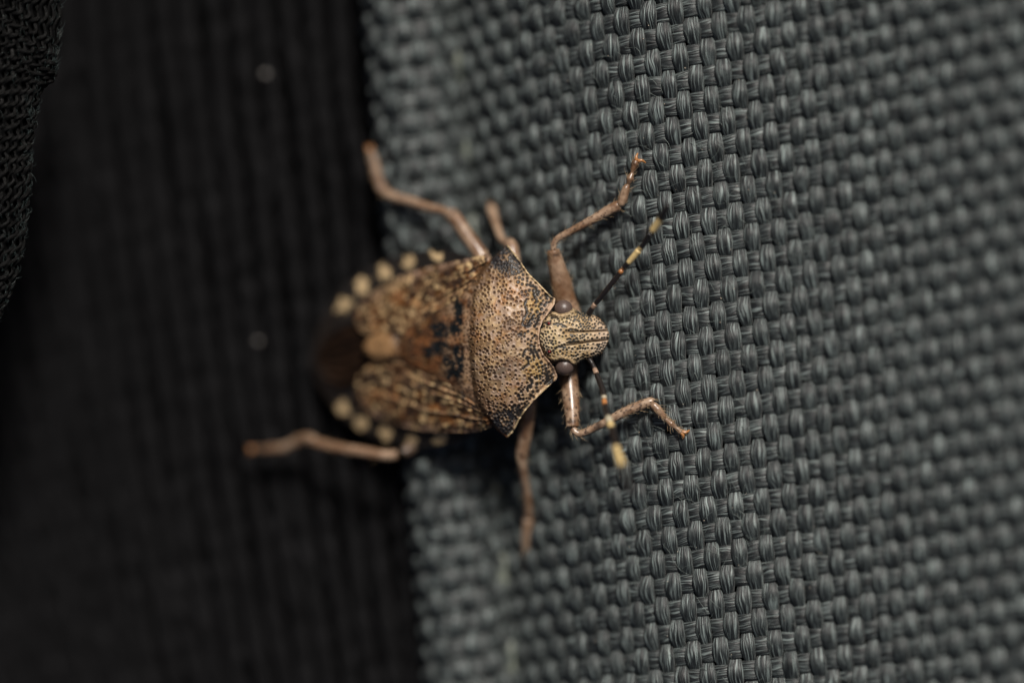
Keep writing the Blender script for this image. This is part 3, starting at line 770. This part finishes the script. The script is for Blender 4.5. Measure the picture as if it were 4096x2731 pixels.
# ---- antennae
def antenna(pts, segs):
    """pts: (px, py, z, radius); segs: (from, to, colour) in fractions, first segment is the part itself"""
    pts = np.array(pts, float)
    P = catmull(U(pts[:, 0], pts[:, 1], pts[:, 2]), 240); R = np.interp(np.linspace(0, len(pts) - 1, 240), np.arange(len(pts)), pts[:, 3])
    al = np.concatenate([[0], np.cumsum(np.linalg.norm(np.diff(P, axis=0), axis=1))]); al /= al[-1]
    root = None
    for (a, b, bands) in segs:
        n = 60; t = np.linspace(a, b, n)
        p = np.stack([np.interp(t, al, P[:, k]) for k in range(3)], -1); r = np.interp(t, al, R)
        r = r * (1 - .28 * np.exp(-((t - a) / .012) ** 2) + .08 * np.exp(-((t - b + .012) / .014) ** 2))
        V = tube_v(p, capped(r, n, 3), 16)
        c = np.broadcast_to([.012, .009, .008], (n, 3)).copy()
        for (x0, x1, cc) in bands: c = mix(c, cc, sstep(x0 - .008, x0 + .008, t) * sstep(x1 + .008, x1 - .008, t))
        o = obj('antenna' if root is None else 'segment', make_mesh('antenna_segment', V, gridq(n, 16, True), None, np.repeat(c[:, None], 16, 1)), M_LEG, bug if root is None else root)
        if root is None: root = o
    H = Hairs()
    for k in range(90):
        t = rng.uniform(.1, 1); p = np.array([np.interp(t, al, P[:, q]) for q in range(3)])
        dv = rng.normal(0, 1, 3); dv /= np.linalg.norm(dv)
        H.add(p + dv * .05 + np.linspace(0, 1, 3)[:, None] * dv * .11, .005)
    H.build('bristles', M_BRIS, root)
OR = [.36, .15, .05]; YE = [.64, .48, .22]; PA = [.40, .36, .26]
antenna([(2352, 1262, -0.45, 0.146), (2372, 1228, -0.25, 0.095), (2410, 1180, 0.06, 0.106), (2453, 1127, 0.30, 0.112), (2490, 1078, 0.50, 0.095), (2537, 1024, 0.83, 0.129), (2572, 980, 1.12, 0.123), (2597, 942, 1.42, 0.134), (2634, 888, 1.83, 0.157), (2660, 845, 2.25, 0.134), (2676, 815, 2.54, 0.078)],
        [(0, .10, [(.07, .12, [.30, .20, .14])]), (.095, .40, [(.375, .42, OR)]), (.395, .58, [(.385, .41, OR), (.465, .60, YE)]), (.575, .74, [(.575, .60, YE)]), (.735, 1, [(.73, .86, YE)])])
antenna([(2352, 1432, -0.45, 0.146), (2369, 1455, -0.30, 0.095), (2388, 1500, 0.00, 0.106), (2411, 1560, 0.58, 0.112), (2420, 1620, 1.16, 0.112), (2436, 1680, 1.85, 0.146), (2455, 1740, 2.73, 0.129), (2468, 1800, 3.50, 0.129), (2490, 1868, 4.47, 0.168), (2505, 1920, 5.25, 0.112), (2518, 1970, 5.83, 0.067)],
        [(0, .10, [(.07, .12, [.30, .20, .14])]), (.095, .27, [(.255, .29, PA)]), (.265, .44, [(.255, .31, OR), (.40, .45, PA)]), (.435, .66, [(.43, .49, YE), (.64, .67, YE)]), (.655, 1, [(.64, .80, YE)])])

# ---- legs
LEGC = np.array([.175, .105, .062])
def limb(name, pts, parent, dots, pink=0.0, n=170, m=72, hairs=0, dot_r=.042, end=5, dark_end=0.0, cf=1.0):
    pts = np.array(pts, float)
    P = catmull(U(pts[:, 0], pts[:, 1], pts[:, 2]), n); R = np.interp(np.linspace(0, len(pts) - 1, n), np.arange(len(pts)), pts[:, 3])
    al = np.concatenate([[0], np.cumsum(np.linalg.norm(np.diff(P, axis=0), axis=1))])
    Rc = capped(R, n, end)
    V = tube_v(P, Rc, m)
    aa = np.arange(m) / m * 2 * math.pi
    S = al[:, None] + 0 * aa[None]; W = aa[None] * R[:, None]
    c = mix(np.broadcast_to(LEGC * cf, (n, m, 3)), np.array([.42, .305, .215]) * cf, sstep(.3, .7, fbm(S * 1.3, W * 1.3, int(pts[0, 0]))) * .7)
    c = mix(c, np.array([.12, .052, .020]) * cf, sstep(.5, .75, fbm(S * 2.1 + 5, W * 2.1, int(pts[0, 1]))) * .6)
    c = mix(c, np.array([.085, .04, .018]), sstep(.58, .70, fbm(S * 9, W * 9, int(pts[0, 1]) + 3)) * .4)
    dk = np.zeros((n, m))
    for k in range(int(dots * 1.7)):
        s0 = rng.uniform(.05, al[-1]); a0 = rng.uniform(0, 2 * math.pi); r0 = dot_r * rng.uniform(.5, 1.4)
        da = np.angle(np.exp(1j * (aa - a0)))[None] * R[:, None]
        dk = np.maximum(dk, sstep(1.2, .6, np.hypot(S - s0, da) / r0))
    c = mix(c, [.035, .02, .015], dk * .88)
    if name == 'leg':
        tt = (al / al[-1])[:, None]
        c = mix(c, [.03, .016, .01], np.exp(-((tt - .94) / .022) ** 2) * sstep(.35, .6, fbm(S * 4, W * 4, 19)) * .9)
    if dark_end: c = mix(c, [.05, .03, .02], sstep(1 - dark_end, 1, al / al[-1])[:, None] * sstep(.35, .6, fbm(S * 5, W * 5, 9)))
    o = obj(name, make_mesh(name, V, gridq(n, m, True), None, c), M_LEG, parent)
    if hairs:
        H = Hairs()
        T = np.gradient(P, axis=0); T /= np.linalg.norm(T, axis=1)[:, None]
        for k in range(int(hairs * .7)):
            i = rng.integers(4, n - 3); j = rng.integers(m)
            q = V[i, j]; nn = (q - P[i]); nn /= np.linalg.norm(nn) + 1e-9
            L = rng.uniform(.08, .24); f = np.linspace(0, 1, 4)[:, None]
            dv = nn * .75 + T[i] * .7 + rng.normal(0, .2, 3)
            H.add(q + dv * L * f + T[i] * .06 * f ** 2, rng.uniform(.005, .009))
        H.build('bristles', M_BRIS, o if parent is bug else parent)
    return o
def foot(pts, parent, claw1, claw2, cf=1.0, hairs=40):
    pat = [1.3, 1.5, 1.15, .72, 1.35, .68, 1.35, .8] if len(pts) == 8 else [1.3] * 9
    pts = [(a, b, c, r * q) for (a, b, c, r), q in zip(pts, pat)]
    t = limb('tarsus', pts, parent, 0, n=70, m=18, hairs=hairs, dark_end=.4, cf=cf)
    for cl in (claw1, claw2):
        p = np.array(cl, float); P = catmull(U(p[:, 0], p[:, 1], p[:, 2]), 16)
        V = tube_v(P, capped(np.linspace(.095, .022, 16), 16, 2), 10)
        obj('claw', make_mesh('claw', V, gridq(16, 10, True), None, np.broadcast_to([.34, .15, .05], V.shape)), M_LEG, parent)
# front leg, upper
l = limb('leg', [(2300, 1300, -1.5, .42), (2262, 1200, -1.35, .43), (2246, 1130, -1.2, .42), (2226, 1060, -1.0, .34), (2212, 998, -.85, .25)], bug, 14, hairs=120)
limb('tibia', [(2214, 1002, -.82, .12), (2216, 975, -.78, .12), (2235, 952, -.75, .135), (2290, 922, -.7, .15), (2368, 880, -.62, .175), (2430, 845, -.58, .21), (2470, 825, -.56, .23), (2484, 822, -.56, .19)], l, 60, hairs=110, dot_r=.034)
foot([(2478, 826, -0.40, .11), (2492, 795, -0.39, .13), (2504, 755, -0.34, .14), (2513, 738, -0.32, .11), (2520, 715, -0.26, .12), (2529, 690, -0.24, .10), (2540, 655, -0.20, .12), (2549, 638, -0.17, .11)], l,
     [(2546, 645, -0.14, 0), (2545, 628, -0.12, 0), (2552, 612, -0.18, 0)], [(2552, 645, -0.14, 0), (2568, 643, -0.10, 0), (2584, 653, -0.18, 0)], hairs=80)
# front leg, lower
l = limb('leg', [(2262, 1390, -1.5, .40), (2270, 1470, -1.35, .375), (2281, 1570, -.95, .36), (2287, 1640, -.65, .32), (2290, 1712, -.42, .25)], bug, 110, hairs=170, dot_r=.046)
limb('tibia', [(2290, 1712, -.40, .15), (2303, 1728, -.36, .145), (2330, 1732, -.32, .145), (2411, 1694, -.22, .165), (2492, 1651, -.15, .19), (2560, 1622, -.12, .205), (2600, 1608, -.1, .20), (2612, 1610, -.1, .15)], l, 90, hairs=150, dot_r=.036)
foot([(2606, 1612, 0.12, .11), (2630, 1638, 0.12, .125), (2652, 1664, 0.14, .12), (2664, 1676, 0.16, .10), (2684, 1694, 0.18, .11), (2706, 1712, 0.20, .11), (2722, 1726, 0.22, .10), (2730, 1732, 0.22, .08)], l,
     [(2724, 1728, 0.24, 0), (2733, 1742, 0.28, 0), (2731, 1757, 0.20, 0)], [(2724, 1726, 0.24, 0), (2745, 1728, 0.28, 0), (2759, 1718, 0.20, 0)], hairs=110)
# middle leg, lower
l = limb('leg', [(2120, 1500, -1.9, .34), (2116, 1600, -1.95, .32), (2105, 1700, -2.15, .31), (2090, 1790, -2.4, .28), (2085, 1835, -2.5, .23)], bug, 22, hairs=60)
limb('tibia', [(2085, 1832, -2.5, .22), (2090, 1870, -2.7, .185), (2101, 1940, -3.2, .175), (2111, 2000, -3.6, .18), (2114, 2060, -4.0, .2), (2114, 2078, -4.1, .16)], l, 16, hairs=30)
foot([(2113, 2070, -4.05, .17), (2110, 2120, -4.25, .18), (2106, 2180, -4.5, .16), (2108, 2225, -4.62, .13), (2112, 2255, -4.7, .08)], l,
     [(2110, 2245, -4.65, 0), (2102, 2262, -4.65, 0), (2098, 2275, -4.75, 0)], [(2112, 2245, -4.65, 0), (2122, 2262, -4.65, 0), (2124, 2275, -4.75, 0)])
# middle leg, upper, mostly behind the shoulder
l = limb('leg', [(2060, 1120, -2.0, .32), (2052, 1040, -2.1, .30), (2046, 990, -2.25, .27), (2030, 968, -2.45, .23)], bug, 8)
limb('tibia', [(2032, 975, -2.5, .19), (2006, 955, -3.0, .17), (1985, 900, -3.8, .17), (1972, 858, -4.3, .18)], l, 8)
foot([(1973, 862, -4.3, .16), (1967, 840, -4.5, .17), (1963, 825, -4.65, .13)], l, [(1963, 828, -4.6, 0), (1956, 818, -4.62, 0), (1954, 808, -4.75, 0)], [(1963, 828, -4.6, 0), (1970, 816, -4.62, 0), (1970, 806, -4.75, 0)], hairs=10)
# hind leg, upper
l = limb('leg', [(1970, 1110, -2.3, 0.310), (1920, 1015, -2.5, 0.301), (1870, 945, -2.8, 0.301), (1825, 880, -3.1, 0.292), (1798, 850, -3.25, 0.258)], bug, 26, hairs=50)
limb('tibia', [(1806, 862, -3.2, 0.181), (1770, 843, -3.35, 0.189), (1720, 832, -3.6, 0.189), (1637, 805, -4.2, 0.198), (1570, 785, -4.7, 0.206), (1541, 770, -4.95, 0.189)], l, 16, hairs=50)
foot([(1552, 782, -4.9, 0.172), (1525, 750, -5.1, 0.198), (1508, 700, -5.35, 0.181), (1494, 645, -5.6, 0.155), (1482, 605, -5.75, 0.112)], l, [(1484, 612, -5.7, 0), (1472, 596, -5.7, 0), (1466, 582, -5.85, 0)], [(1484, 612, -5.7, 0), (1486, 592, -5.7, 0), (1482, 578, -5.85, 0)], cf=.75)
# hind leg, lower
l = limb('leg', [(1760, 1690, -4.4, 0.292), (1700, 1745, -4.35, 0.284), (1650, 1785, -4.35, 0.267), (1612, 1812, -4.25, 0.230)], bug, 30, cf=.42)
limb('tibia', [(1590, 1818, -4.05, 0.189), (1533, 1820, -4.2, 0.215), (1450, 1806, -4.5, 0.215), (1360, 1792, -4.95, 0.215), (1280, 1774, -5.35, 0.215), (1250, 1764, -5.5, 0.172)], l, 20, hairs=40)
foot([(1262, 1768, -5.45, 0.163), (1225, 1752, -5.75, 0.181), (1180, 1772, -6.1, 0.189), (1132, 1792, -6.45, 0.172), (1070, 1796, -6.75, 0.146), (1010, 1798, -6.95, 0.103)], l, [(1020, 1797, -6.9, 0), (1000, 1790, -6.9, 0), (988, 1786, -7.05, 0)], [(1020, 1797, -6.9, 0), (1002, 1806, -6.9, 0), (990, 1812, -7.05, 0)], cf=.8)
# dust on the back
gx = rng.uniform(1860, 2210, 150); gy = 1363 + rng.uniform(-260, 300, 150)
ok = (gx < np.interp(gy, FR[:, 1], FR[:, 0]) - 5) & (gx > np.interp(gy, RE[:, 1], RE[:, 0]) + 5)
gx, gy = gx[ok], gy[ok]
grains('dust_grains', U(gx, gy, pro_z(gx, gy) + .03), .010, .024, plain('amber_dust', (.62, .42, .26), .4), bug)
